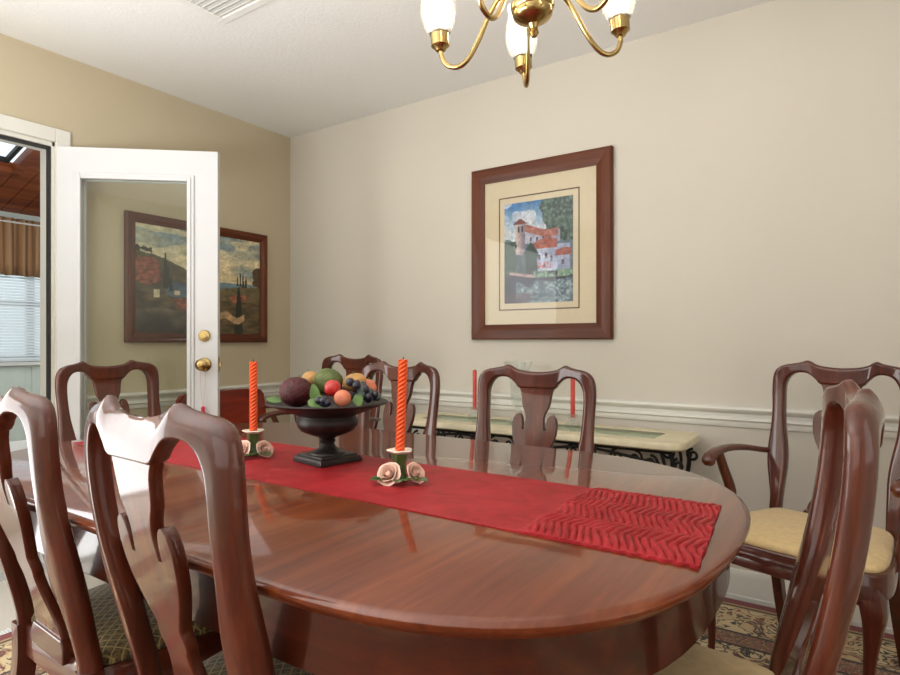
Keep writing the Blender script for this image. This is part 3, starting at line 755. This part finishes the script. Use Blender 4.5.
def make_chair(name, seatmat, arms=False):
    t = empty(name); kw = 1.11 if arms else 1.0; fx = .205 * kw
    for s_ in (1, -1):
        m = MB(); pts = cr([(z, o_, i_) for z, o_, i_ in STILE], 4)
        ribbon(m, [((s_ * p[1], p[0]), (s_ * p[2], p[0])) for p in pts], .0185, .008, True)
        m.obj('stile', M['chair'], t, smooth=55)
    m = MB()
    P = cr([(a[0], a[1], b[0]) for a, b in CREST], 3); Q = cr([(b[1], 0, 0) for a, b in CREST], 3)
    rows = [((p[0], p[1]), (p[2], q[0])) for p, q in zip(P, Q)]
    rows = rows + [((-a[0], a[1]), (-b[0], b[1])) for a, b in rows[::-1][1:]]
    ribbon(m, rows, [.0145 + .0040 * min(1, max(0, (abs(i - (len(rows) - 1) / 2) - 9) / 12)) for i in range(len(rows))], .008, True); m.obj('crest_rail', M['chair'], t, smooth=50)
    m = MB(); 
    for tab in (SPLAT_LOW, SPLAT_TOP):
        pts = cr([(z, x, 0) for z, x in tab], 4)
        ribbon(m, [((p[1], p[0]), (-p[1], p[0])) for p in pts], .010, .003)
    for s_ in (1, -1):
        lp = []
        for p in cr([(z, i_, o_) for z, i_, o_ in LOBE], 4): lp.append(((s_ * p[1], p[0]), (s_ * p[2], p[0])))
        ribbon(m, lp, .010, .003)
    m.obj('splat', M['chair'], t, smooth=45)
    m = MB(); m.loft([[(x, y, z) for x, y in ((-.085 * k, -.222), (.085 * k, -.222), (.085 * k, -.19), (-.085 * k, -.19))] for z, k in ((.43, 1.05), (.458, 1.05), (.476, .9))])
    m.obj('shoe', M['chair_h'], t, smooth=0, bevel=.003)
    so = seat_outline(kw)
    m = MB(); m.loft([[(x, y, z) for x, y in seat_outline(kw, o_)] for z, o_ in ((.372, .004), (.375, 0), (.436, 0), (.442, .004), (.442, .02))]); m.obj('seat_rail', M['chair_h'], t, smooth=40)
    m = MB(); loops = []
    for z, o_ in ((.436, .018), (.444, .012), (.452, .012), (.460, .018), (.468, .034), (.474, .06), (.478, .10), (.481, .15), (.482, .19)): loops.append([(x * (1 - o_ / .24), y * (1 - o_ / .24), z) for x, y in so])
    m.loft(loops); m.obj('seat_cushion', seatmat, t, smooth=70)
    for s_ in (1, -1):
        m = MB(); cabriole(m, s_ * fx, .178, .405, s_ * .8, .6, .030)
        # knee brackets
        m.tube([(s_ * fx, .195, .366), (s_ * (fx - .035), .205, .366), (s_ * (fx - .075), .212, .372)], [.022, .014, .004], 8)
        m.tube([(s_ * (fx + .014), .17, .366), (s_ * (fx + .014), .13, .366), (s_ * (fx + .010), .09, .372)], [.022, .014, .004], 8)
        m.obj('leg', M['chair'], t, smooth=50)
        m = MB(); loops = []
        for z, y, x, hw_ in ((.445, -.207, .181, .019), (.36, -.207, .181, .019), (.25, -.222, .183, .017), (.12, -.262, .187, .016), (.0, -.315, .190, .017)):
            loops.append([(s_ * x + a, y + b, z) for a, b in ((-hw_, -hw_), (0, -hw_ * 1.06), (hw_, -hw_), (hw_ * 1.06, 0), (hw_, hw_), (0, hw_ * 1.06), (-hw_, hw_), (-hw_ * 1.06, 0))])
        L2 = []
        for j in range(8): L2.append([Vector(l[j]) for l in loops])
        L3 = [cr([tuple(p) for p in l], 4) for l in L2]
        m.loft([[L3[j][i] for j in range(8)] for i in range(len(L3[0]))]); m.obj('leg', M['chair'], t, smooth=40)
        if arms:
            m = MB()
            pts = cr([(s_ * .205, -.268, .652), (s_ * .232, -.225, .656), (s_ * .262, -.14, .670), (s_ * .280, -.05, .676), (s_ * .282, .03, .672), (s_ * .278, .075, .664), (s_ * .274, .100, .652), (s_ * .274, .098, .636)], 5)
            rr = [itp([(0, .014), (.2, .015), (.5, .019), (.75, .021), (.88, .020), (1, .014)], i / (len(pts) - 1)) for i in range(len(pts))]
            m.tube(pts, rr, 14, sx=1.15, sy=.72); m.sphere((s_ * .274, .088, .648), .019, sc=(.9, 1, 1)); m.obj('arm', M['chair'], t, smooth=60)
            m = MB(); pts = cr([(s_ * .250, .0, .40), (s_ * .256, -.015, .46), (s_ * .262, -.035, .53), (s_ * .276, -.01, .61), (s_ * .280, .02, .672)], 5)
            m.tube(pts, [.022 - .006 * i / (len(pts) - 1) for i in range(len(pts))], 12, sx=.8, sy=1.0); m.obj('arm_support', M['chair'], t, smooth=60)
    return t
RUGZ = .0105
def facing(dx, dy): return math.atan2(dy, dx) - PI / 2
def place(t, x, y, ang, label, group, sx=1, sz=1, sy=1):
    """x,y: where the top of the back stands ; ang: direction faced in degrees"""
    a = math.radians(ang); f = Vector((math.cos(a), math.sin(a)))
    o = Vector((x, y)) + f * .290 * sy
    t.location = (o.x, o.y, RUGZ); t.rotation_euler = (0, 0, a - PI / 2); t.scale = (sx, sy, sz)
    tag(t, label, 'chair', group); return t
side = make_chair('dining_chair', M['cream_seat'])
latt = make_chair('dining_chair', M['lattice'])
armc = make_chair('dining_armchair', M['cream_seat'], True)
G1 = 'dining chairs around the table'; G2 = 'matching armchairs against the back wall'
place(latt, 2.322, -2.264, 87, 'mahogany dining chair with lattice seat, nearest of those seen from behind at left', G1, .94)
c2 = copy_tree(latt); place(c2, 1.80, -2.262, 87, 'mahogany dining chair with lattice seat at the left edge, partly cut off', G1, .93)
place(side, 2.235, -.83, 273, 'mahogany dining chair on the far side of the table in front of the console', G1)
c = copy_tree(side); place(c, 1.59, -.79, 268, 'mahogany dining chair on far side of the table behind the urn', G1, .97)
c = copy_tree(side); place(c, .47, -1.415, 3, 'mahogany dining chair at the left end of the table in front of the glass door', G1)
c = copy_tree(side); place(c, 3.156, -1.665, 185.5, 'mahogany dining chair with cream seat at the near right end, seen edge on', G1, .94, 1.02)
place(armc, 3.126, -.262, 253, 'mahogany armchair with cream seat standing by the back wall at the right', G2, .98, 1.015)
c = copy_tree(armc); place(c, .905, -.35, 270, 'mahogany armchair by the back wall behind the fruit urn, left of the console', G2, 1.0, 1.015)

# ------------------------------------------------------------------ low panel-back armchair behind the door
t = empty('low_armchair', (.50, -.70, RUGZ + .002), 0, label='low red brown wooden armchair with solid panel back between the door and the corner', cat='chair')
m = MB(); loops = []
for z, hw_ in ((.50, .26), (.60, .27), (.70, .275), (.755, .272), (.78, .255), (.79, .225)):
    L = []
    N = 14
    for i in range(N + 1):
        u = -1 + 2 * i / N; L.append((-.20 - .03 * (1 - u * u) - (z - .45) * .18, u * hw_, z + .0))
    L += [(p[0] + .024, p[1] * .985, p[2]) for p in L[::-1]]
    loops.append(L)
m.loft(loops); m.obj('back_panel', M['red_wood'], t, smooth=45)
m = MB(); m.loft([[(x, y, z) for x, y in ((-.23, -.24), (.08, -.28), (.11, -.26), (.11, .26), (.08, .28), (-.23, .24))] for z in (.38, .45)]); m.obj('seat_frame', M['chair_h'], t, smooth=0, bevel=.005)
m = MB(); m.loft([[(x * k, y * k, z) for x, y in ((-.2, -.22), (.09, -.25), (.09, .25), (-.2, .22))] for z, k in ((.45, 1), (.475, 1), (.49, .9))]); m.obj('seat_cushion', M['cream_seat'], t, smooth=60, bevel=.01)
for s_ in (-1, 1):
    m = MB(); m.tube(cr([(-.235, s_ * .265, .68), (-.12, s_ * .285, .685), (0, s_ * .29, .68), (.07, s_ * .285, .665)], 5), .017, 12, sy=.7); m.obj('arm', M['chair'], t, smooth=60)
    m = MB(); m.tube(cr([(.10, s_ * .268, .42), (.07, s_ * .275, .54), (.03, s_ * .286, .665)], 5), .014, 10); m.obj('arm_support', M['chair'], t, smooth=60)
    m = MB(); m.tube([(-.21, s_ * .24, .52), (-.21, s_ * .24, .38), (-.25, s_ * .24, 0)], [.017, .019, .015], 10); m.obj('leg', M['chair'], t, smooth=50)
    m = MB(); m.tube([(.08, s_ * .25, .40), (.08, s_ * .25, .2), (.08, s_ * .25, 0)], [.022, .018, .014], 10); m.obj('leg', M['chair'], t, smooth=50)

# ------------------------------------------------------------------ console table
CX0, CX1, CYB, CYF, CZ = 1.22, 2.64, -.045, -.405, .69
ccx = (CX0 + CX1) / 2; ccy = (CYB + CYF) / 2; chx = (CX1 - CX0) / 2; chy = (CYB - CYF) / 2
t = empty('console_table', (ccx, ccy, 0), 0, label='long cream stone topped console table on scrolled iron legs against the back wall', cat='table')
def rr_out(hx, hy, r, n=8):
    pts = []
    for (sx, sy, a0) in ((1, 1, 0), (-1, 1, PI / 2), (-1, -1, PI), (1, -1, 1.5 * PI)):
        for i in range(n + 1):
            a = a0 + PI / 2 * i / n; pts.append((sx * (hx - r) + r * math.cos(a), sy * (hy - r) + r * math.sin(a)))
    return pts
m = MB()
ix, iy = chx - .13, chy - .085
L = lambda hx, hy, r, z: [(x, y, z) for x, y in rr_out(hx, hy, r)]
# slab with recessed middle
m.loft([L(ix, iy, .004, CZ - .002), L(ix, iy, .004, CZ), L(chx - .006, chy - .006, .065, CZ), L(chx, chy, .07, CZ - .008), L(chx, chy, .07, CZ - .026), L(chx - .008, chy - .008, .065, CZ - .032), L(ix, iy, .004, CZ - .032)], cap=False, closed=False)
m.box(-ix - .01, ix + .01, -iy - .01, iy + .01, CZ - .03, CZ - .0085)
m.obj('stone_top', M['stone'], t, smooth=40)
m = MB(); m.box(-ix + .001, ix - .001, -iy + .001, iy - .001, CZ - .008, CZ - .002); m.obj('glass_inset', M['tableglass'], t, smooth=0)
m = MB()
for y in (-chy + .05, chy - .05): m.tube([(-chx + .06, y, CZ - .042), (chx - .06, y, CZ - .042)], .008, 8)
for x in (-chx + .06, chx - .06): m.tube([(x, -chy + .05, CZ - .042), (x, chy - .05, CZ - .042)], .008, 8)
m.obj('iron_rail', M['iron'], t)
def scroll(cx, cz_, r, turns, a0, s_, y, n=40):
    return [(cx + s_ * (r * (1 - .75 * i / n)) * math.cos(a0 + turns * 2 * PI * i / n), y, cz_ + (r * (1 - .75 * i / n)) * math.sin(a0 + turns * 2 * PI * i / n)) for i in range(n + 1)]
for sx in (-1, 1):
    for sy in (-1, 1):
        m = MB(); y = sy * (chy - .05); x = sx * (chx - .06)
        m.tube(cr([(x, y, CZ - .04), (x + sx * .012, y, .56), (x - sx * .03, y, .38), (x - sx * .06, y, .24), (x - sx * .03, y, .10), (x + sx * .02, y, .026)], 6), .009, 8)
        m.tube(cr([(x - sx * .035, y, CZ - .04), (x - sx * .02, y, .56), (x - sx * .055, y, .38), (x - sx * .085, y, .24)], 6), .007, 8)
        m.tube(scroll(x + sx * .028, .60, .026, 1.4, PI / 2, sx, y), .006, 8); m.tube(scroll(x - sx * .075, .60, .03, 1.4, PI / 2, -sx, y), .006, 8)
        m.tube(scroll(x + sx * .01, .054, .03, 1.3, -PI / 2, sx, y), .006, 8)
        m.obj('leg', M['iron'], t, smooth=60)
m = MB(); y = -chy + .05
k = 0; x = -chx + .20
while x < chx - .18:
    m.tube(scroll(x, CZ - .078, .030, 1.25, PI / 2, 1, y), .005, 8); m.tube(scroll(x + .075, CZ - .078, .030, 1.25, PI / 2, -1, y), .005, 8)
    x += .19
m.tube(cr([(-chx + .1, y, .60), (-.3, y, .635), (0, y, .60), (.3, y, .635), (chx - .1, y, .60)], 8), .006, 8)
m.obj('scroll_frieze', M['iron'], t, smooth=60)
m = MB(); m.tube([(-chx + .13, 0, .24), (chx - .13, 0, .24)], .007, 8)
for sx in (-1, 1): m.tube([(sx * (chx - .13), -chy + .05, .24), (sx * (chx - .13), chy - .05, .24)], .007, 8)
m.obj('stretcher', M['iron'], t)

def taper_candle(name, x, y, z, label):
    t = empty(name, (x, y, z), 0, label=label, cat='candle holder', group='crystal candle holders on the console')
    m = MB(); m.lathe([(.036, 0), (.038, .004), (.034, .010), (.018, .014), (.012, .020), (.018, .026), (.022, .032), (.022, .050), (.013, .050), (.013, .034), (0, .034)], n=12); m.obj('crystal_base', M['crystal'], t, smooth=10)
    return t
for x, y, lb in ((2.09, -.135, 'right'), (1.55, -.125, 'left')):
    taper_candle('candle_holder', x, y, CZ + .0005, 'small cut crystal candle holder on the console, %s of the crystal vase' % lb)
    m = MB(); m.lathe([(.0105, 0), (.0105, .20), (.009, .204), (0, .206)], n=20); o = m.obj('candle', M['candle_red'])
    o.location = (x, y, CZ + .0355); tag(o, 'faded red taper candle on the console, %s of the crystal vase' % lb, 'candle', 'red candles on the console')
    m = MB(); m.tube([(0, 0, .204), (.001, 0, .212)], .001, 6); m.obj('wick', M['wick'], o)
# crystal vase
t = empty('crystal_vase', (1.82, -.165, CZ + .0005), 0, label='tall footed cut crystal vase in the middle of the console behind a chair', cat='vase')
m = MB(); m.lathe([(.050, 0), (.050, .006), (.030, .014), (.014, .026), (.012, .05), (.018, .056), (.012, .063), (.016, .075)], n=16); m.obj('foot', M['crystal'], t, smooth=10)
m = MB(); m.lathe([(.012, .076), (.028, .085), (.034, .12), (.036, .17), (.045, .22), (.058, .26), (.070, .29), (.066, .288), (.054, .258), (.041, .22), (.032, .17), (.030, .12), (.022, .092), (0, .090)], n=24, ribs=12, rib=.045); m.obj('bowl', M['crystal'], t, smooth=15)

# ------------------------------------------------------------------ urn with fruit
ZR = TZ + .0045
UX, UY = 2.025, -1.625
t = empty('pedestal_urn', (UX, UY, ZR), math.radians(-10), label='dark bronzed pedestal urn on the runner holding artificial fruit', cat='urn')
m = MB(); m.loft([[(x * k, y * k, z) for x, y in ((-.064, -.064), (.064, -.064), (.064, .064), (-.064, .064))] for z, k in ((0, 1), (.006, 1), (.008, .97), (.014, .95), (.016, .86), (.02, .82))]); m.obj('plinth', M['urn'], t, smooth=20)
m = MB(); m.lathe([(.048, .019), (.046, .024), (.034, .029), (.022, .036), (.017, .046), (.020, .050), (.021, .054), (.018, .057), (.022, .062), (.045, .070), (.068, .080), (.079, .094), (.080, .106), (.074, .115), (.073, .119), (.082, .123), (.110, .133), (.140, .145), (.156, .150), (.158, .153), (.155, .156), (.146, .153), (.120, .145), (.07, .128), (.0, .122)], n=56); m.obj('bowl', M['urn'], t, smooth=45)
def fruit(name, dx, dy, dz, r, mat, label, sc=(1, 1, 1), bump=0, leaf=False, ribs=None, n=22, mm=14, group=None, stem=True, cat='fruit'):
    m = MB(); m.sphere((0, 0, 0), r, n, mm, sc, bump, seed=int(dx * 9999) & 63)
    if ribs:
        m.v = [tuple(Vector(v) * (1 + .06 * math.cos(ribs * math.atan2(v[1], v[0])))) for v in m.v]
    o = m.obj(name, M[mat], smooth=60); o.location = (UX + dx, UY + dy, ZR + dz); tag(o, label, cat, group)
    o.rotation_euler = (.3 * math.sin(dx * 50), .3 * math.cos(dy * 70), dx * 20)
    if stem:
        m = MB(); m.tube([(0, 0, r * sc[2] * .92), (.002, 0, r * sc[2] + .006)], .0015, 6); m.obj('stem', M['leaf'], o)
    return o
# camera-right direction in world is (.828,.561); towards camera is (.561,-.828)
def cw(r, f): return (.828 * r + .561 * f, .561 * r - .828 * f)
def F(name, r, f, dz, *a, **k):
    x, y = cw(r, f); return fruit(name, x, y, dz, *a, **k)
F('pomegranate', -.078, .010, .180, .045, 'fruit_dark', 'large dark red rough fruit at the left of the urn', sc=(1.05, 1.0, .86), bump=.035)
F('artichoke', -.004, -.028, .204, .039, 'fruit_green', 'green artichoke at the top of the urn', sc=(1.05, 1, .9), bump=.06)
F('apple', .022, .046, .193, .0215, 'fruit_red', 'bright red apple at the front of the urn')
F('peach', .053, .078, .170, .0215, 'fruit_peach', 'small round peach at the front rim of the urn')
F('pear', .067, -.020, .205, .026, 'fruit_gold', 'golden brown pear at the top right of the urn', sc=(1.25, 1, .85))
F('apricot', -.060, -.064, .206, .025, 'fruit_gold', 'orange brown fruit behind the dark red one in the urn')
F('plum', .094, -.066, .184, .026, 'fruit_peach', 'pinkish fruit behind the grapes at the back of the urn')
rnd = random.Random(11)
for i in range(34):
    r = rnd.uniform(.066, .134); f = rnd.uniform(-.045, .062)
    z = .163 + rnd.uniform(0, .050) * (1 - (r - .066) / .085)
    if (r * r + f * f) ** .5 > .135: r *= .85; f *= .85
    F('grape', r, f, z, rnd.uniform(.0095, .0125), 'grape' if rnd.random() < .75 else 'grape_g', 'dark grape in the cluster at the right of the urn', group='grapes in the urn', n=12, mm=8, stem=False, cat='grape')
for i in range(7):
    F('grape', rnd.uniform(-.025, .03), rnd.uniform(.080, .10), .158 + rnd.uniform(0, .01), .0105, 'grape', 'dark grape between the leaves and the peach at the front of the urn', group='grapes at the front of the urn', n=12, mm=8, stem=False, cat='grape')
def leafmesh(m, base, dr, up, L, W_, curl=.25):
    base = Vector(base); dr = Vector(dr).normalized(); up = Vector(up).normalized(); si = dr.cross(up).normalized(); up = si.cross(dr)
    vs = []; fs = []; N = 8
    for i in range(N + 1):
        u = i / N; wd = W_ * math.sin(PI * min(1, u * .93 + .05)) ** .8
        c_ = base + dr * L * u - up * curl * L * u * u
        vs += [c_ - si * wd + up * .15 * wd, c_ - up * .0005, c_ + si * wd + up * .15 * wd]
    n0 = len(vs); vs += [v - up * .0012 for v in vs]
    for i in range(N):
        for j in range(2):
            a = i * 3 + j; fs += [(a, a + 1, a + 4, a + 3), (a + n0, a + 3 + n0, a + 4 + n0, a + 1 + n0)]
        a = i * 3; fs += [(a, a + 3, a + 3 + n0, a + n0), (a + 2, a + 2 + n0, a + 5 + n0, a + 5)]
    m.add(vs, fs)
def LF(r, f, dz, dr, df, du, L, W_, label):
    m = MB(); bx_, by_ = cw(r, f); d_ = cw(dr, df); leafmesh(m, (0, 0, 0), (d_[0], d_[1], du), (.561, -.828, .6), L, W_)
    o = m.obj('leaf', M['leaf'], smooth=70); o.location = (UX + bx_, UY + by_, ZR + dz)
    return tag(o, label, 'leaf', 'silk leaves among the fruit')
LF(-.022, .070, .205, .25, .35, -1, .060, .013, 'long green silk leaf hanging in front of the dark red fruit')
LF(-.004, .082, .178, .1, .5, -.5, .038, .014, 'short green silk leaf at the front rim beside the peach')
LF(-.030, .085, .166, .6, .4, -.2, .035, .012, 'green silk leaf lying at the front left rim of the urn')
LF(.085, .060, .178, .2, .5, -.4, .036, .013, 'green silk leaf lying over the grapes')
LF(-.118, .010, .157, -1, .1, .25, .040, .009, 'green silk leaf sticking out over the left rim')

# ------------------------------------------------------------------ rose candle holders with twisted candles
def rose(m, c, nrm, R_, seed):
    nrm = Vector(nrm).normalized(); q = nrm.to_track_quat('Z', 'Y').to_matrix().to_4x4(); Mx = Matrix.Translation(c) @ q
    rnd = random.Random(seed)
    m.lathe([(R_ * .12, 0), (R_ * .22, R_ * .3), (R_ * .20, R_ * .6), (R_ * .08, R_ * .66), (0, R_ * .6)], n=10, M=Mx)
    for ring, (n_, rr, hh, fl, wa) in enumerate(((3, .24, .80, .02, 1.0), (3, .38, .78, .10, 1.0), (5, .56, .66, .24, .95), (5, .76, .46, .42, .95))):
        for k in range(n_):
            a0 = 2 * PI * (k + .41 * ring) / n_ + rnd.uniform(-.1, .1); vs = []; fs = []; U, V = 8, 6
            for i in range(U + 1):
                q0 = -1 + 2 * i / U; a = a0 + wa * 1.25 * PI / n_ * q0
                for j in range(V + 1):
                    v_ = j / V; ed = 1 - .28 * q0 ** 4
                    r_ = R_ * (rr * (.35 + .65 * math.sin(min(1, v_ * 1.3) * PI / 2)) + fl * max(0, v_ - .55) ** 1.5 + .05 * (q0 < 0) * v_)
                    z_ = R_ * hh * ed * math.sin(v_ * PI * (.5 + .14 * fl * 2))
                    vs.append(Mx @ Vector((r_ * math.cos(a), r_ * math.sin(a), z_)))
            for i in range(U):
                for j in range(V): q_ = i * (V + 1) + j; fs.append((q_, q_ + V + 1, q_ + V + 2, q_ + 1))
            m.add(vs, fs)
def rose_holder(x, y, label):
    t = empty('rose_candle_holder', (x, y, ZR), 0, label=label, cat='candle holder', group='porcelain rose candle holders on the runner')
    m = MB(); m.lathe([(.018, .001), (.018, .010), (.0145, .018), (.0145, .04), (.017, .052), (.018, .060), (.0, .060)], n=20, ribs=5, rib=.08); m.obj('stem_cup', M['leafp'], t)
    m = MB(); m.lathe([(.013, .058), (.022, .062), (.029, .067), (.026, .069), (.014, .066), (.0, .066)], n=28, ribs=5, rib=.10); m.obj('drip_pan', M['white'], t)
    for (r_, f_, z_, nr, nf, nu, R_) in ((-.018, .026, .014, -.35, 1, .75, .031), (.030, .012, .014, .8, .7, .7, .028), (-.025, -.026, .018, -1, -.6, .5, .02)):
        m = MB(); a = cw(r_, f_); b = cw(nr, nf); rose(m, (a[0], a[1], z_), (b[0], b[1], nu), R_, int(R_ * 9e4)); m.obj('rose', M['rose'], t, smooth=60)
    for (r_, f_, dr, df, L_) in ((-.030, .035, -1, .6, .034), (.0, .045, .1, 1, .032), (.040, .035, .9, .9, .034), (-.022, .025, -1, .15, .04), (.006, .035, .5, 1, .026), (.022, .024, .8, .9, .030), (.030, -.006, 1, -.4, .028), (-.02, -.01, -1, -.2, .028), (0, -.03, .2, -1, .03)):
        m = MB(); a = cw(r_, f_); b = cw(dr, df); leafmesh(m, (a[0], a[1], .012), (b[0], b[1], .12), (0, 0, 1), L_, .012, .12); m.obj('leaf', M['leafp'], t, smooth=70)
def twisted(x, y, tilt, label, h):
    m = MB(); loops = []; N = 200
    for i in range(N + 1):
        z = h * i / N; L = []
        for j in range(32):
            a = 2 * PI * j / 32; r_ = .0076 + .0034 * abs(math.cos(2 * (a - z * 160))) ; 
            L.append((r_ * math.cos(a), r_ * math.sin(a), z))
        loops.append(L)
    m.loft(loops); o = m.obj('candle', M['candle'], smooth=60); o.location = (x, y, ZR + .0665); o.rotation_euler = tilt
    tag(o, label, 'candle', 'orange twisted candles on the table')
    m = MB(); m.tube([(0, 0, h - .001), (.001, 0, h + .006)], .001, 6); m.obj('wick', M['wick'], o)
HX1, HY1, HX2, HY2 = 2.32, -1.69, 1.80, -1.685
rose_holder(HX1, HY1, 'porcelain rose candle holder on the runner right of the fruit urn')
rose_holder(HX2, HY2, 'porcelain rose candle holder on the runner left of the fruit urn')
twisted(HX1, HY1, (.0, .045, 0), 'orange twisted candle right of the fruit urn, leaning slightly', .205)
twisted(HX2, HY2, (.0, .0, 0), 'orange twisted candle left of the fruit urn', .190)

# ------------------------------------------------------------------ chandelier (origin at the ceiling hook)
CHX, CHY = 2.540, -1.468
tilt = math.radians(4)
fwd = Vector((-.561, .828, 0)); rgt = Vector((.828, .561, 0))
t = empty('chandelier', (CHX - rgt.x * .042, CHY - rgt.y * .042, H), 0, label='brass five arm chandelier with lit frosted glass shades hanging above the table', cat='chandelier')
t.rotation_mode = 'QUATERNION'
from mathutils import Quaternion
t.rotation_quaternion = Quaternion(fwd, -tilt)
m = MB(); m.lathe([(.06, 0), (.06, -.006), (.045, -.022), (.012, -.032), (0, -.032)], n=32); m.obj('ceiling_canopy', M['brass'], t)
m = MB()
for i in range(7):
    z = -.045 - i * .030; a = PI / 2 * (i % 2)
    m.tube([(.008 * math.cos(q) * math.cos(a), .008 * math.cos(q) * math.sin(a), z + .018 * math.sin(q)) for q in [2 * PI * k / 14 for k in range(14)]], .0018, 6, closed=True)
m.obj('chain', M['brass'], t)
z0 = 1.846 - H
m = MB(); m.lathe([(r_, z_ + z0) for r_, z_ in [(0, .37), (.008, .368), (.010, .34), (.024, .325), (.028, .30), (.014, .285), (.012, .25), (.020, .235), (.034, .20), (.036, .17), (.022, .14), (.014, .12), (.016, .09), (.026, .075), (.026, .045), (.020, .035)]], n=32); m.obj('column', M['brass'], t)
m = MB(); m.lathe([(r_, z_ + z0) for r_, z_ in [(.018, .040), (.040, .034), (.049, .026), (.052, .018), (.051, .010), (.047, .005), (.0475, .0), (.0455, -.006), (.040, -.013), (.028, -.020), (.014, -.026), (.009, -.036), (.012, -.046), (.007, -.054), (0, -.056)]], n=40); m.obj('hub', M['brass'], t)
for k in range(5):
    ang = math.atan2(fwd.y, fwd.x) + math.radians(-1.5) + 2 * PI * k / 5
    c_, s_ = math.cos(ang), math.sin(ang)
    m = MB(); pts = cr([(r_ * c_, r_ * s_, z_ + z0) for r_, z_ in [(.020, .050), (.045, .066), (.075, .058), (.105, .022), (.135, -.030), (.165, -.070), (.192, -.083), (.218, -.074), (.231, -.052), (.234, -.030)]], 6)
    m.tube(pts, .0062, 12); arm_o = m.obj('arm', M['brass'], t, smooth=60)
    cc = (.234 * c_, .234 * s_, z0)
    m = MB(); m.lathe([(.005, -.036), (.012, -.034), (.016, -.028), (.023, -.022), (.0235, .012), (.021, .012), (.020, -.018), (0, -.018)], cc, 28); m.obj('shade_cup', M['brass'], arm_o)
    m = MB(); m.lathe([(.019, .0), (.029, .012), (.040, .035), (.045, .062), (.042, .090), (.033, .118), (.031, .135), (.034, .148), (.0325, .148), (.0295, .135), (.0315, .118), (.0405, .090), (.0435, .062), (.0385, .035), (.0275, .012), (.018, .001)], cc, 32, cap=False); m.obj('glass_shade', M['shade'], arm_o)
    m = MB(); m.lathe([(.009, -.016), (.009, .020), (.012, .030), (.0165, .052), (.014, .076), (.006, .098), (0, .104)], cc, 16); m.obj('bulb', M['bulb'], arm_o)
    l = bpy.data.lights.new('bulb_light', 'POINT'); l.energy = 2.6; l.color = (1, .86, .68); l.shadow_soft_size = .02
    lo = bpy.data.objects.new('bulb_light', l); scene.collection.objects.link(lo); lo.parent = t; lo.location = (cc[0], cc[1], z0 + .125)
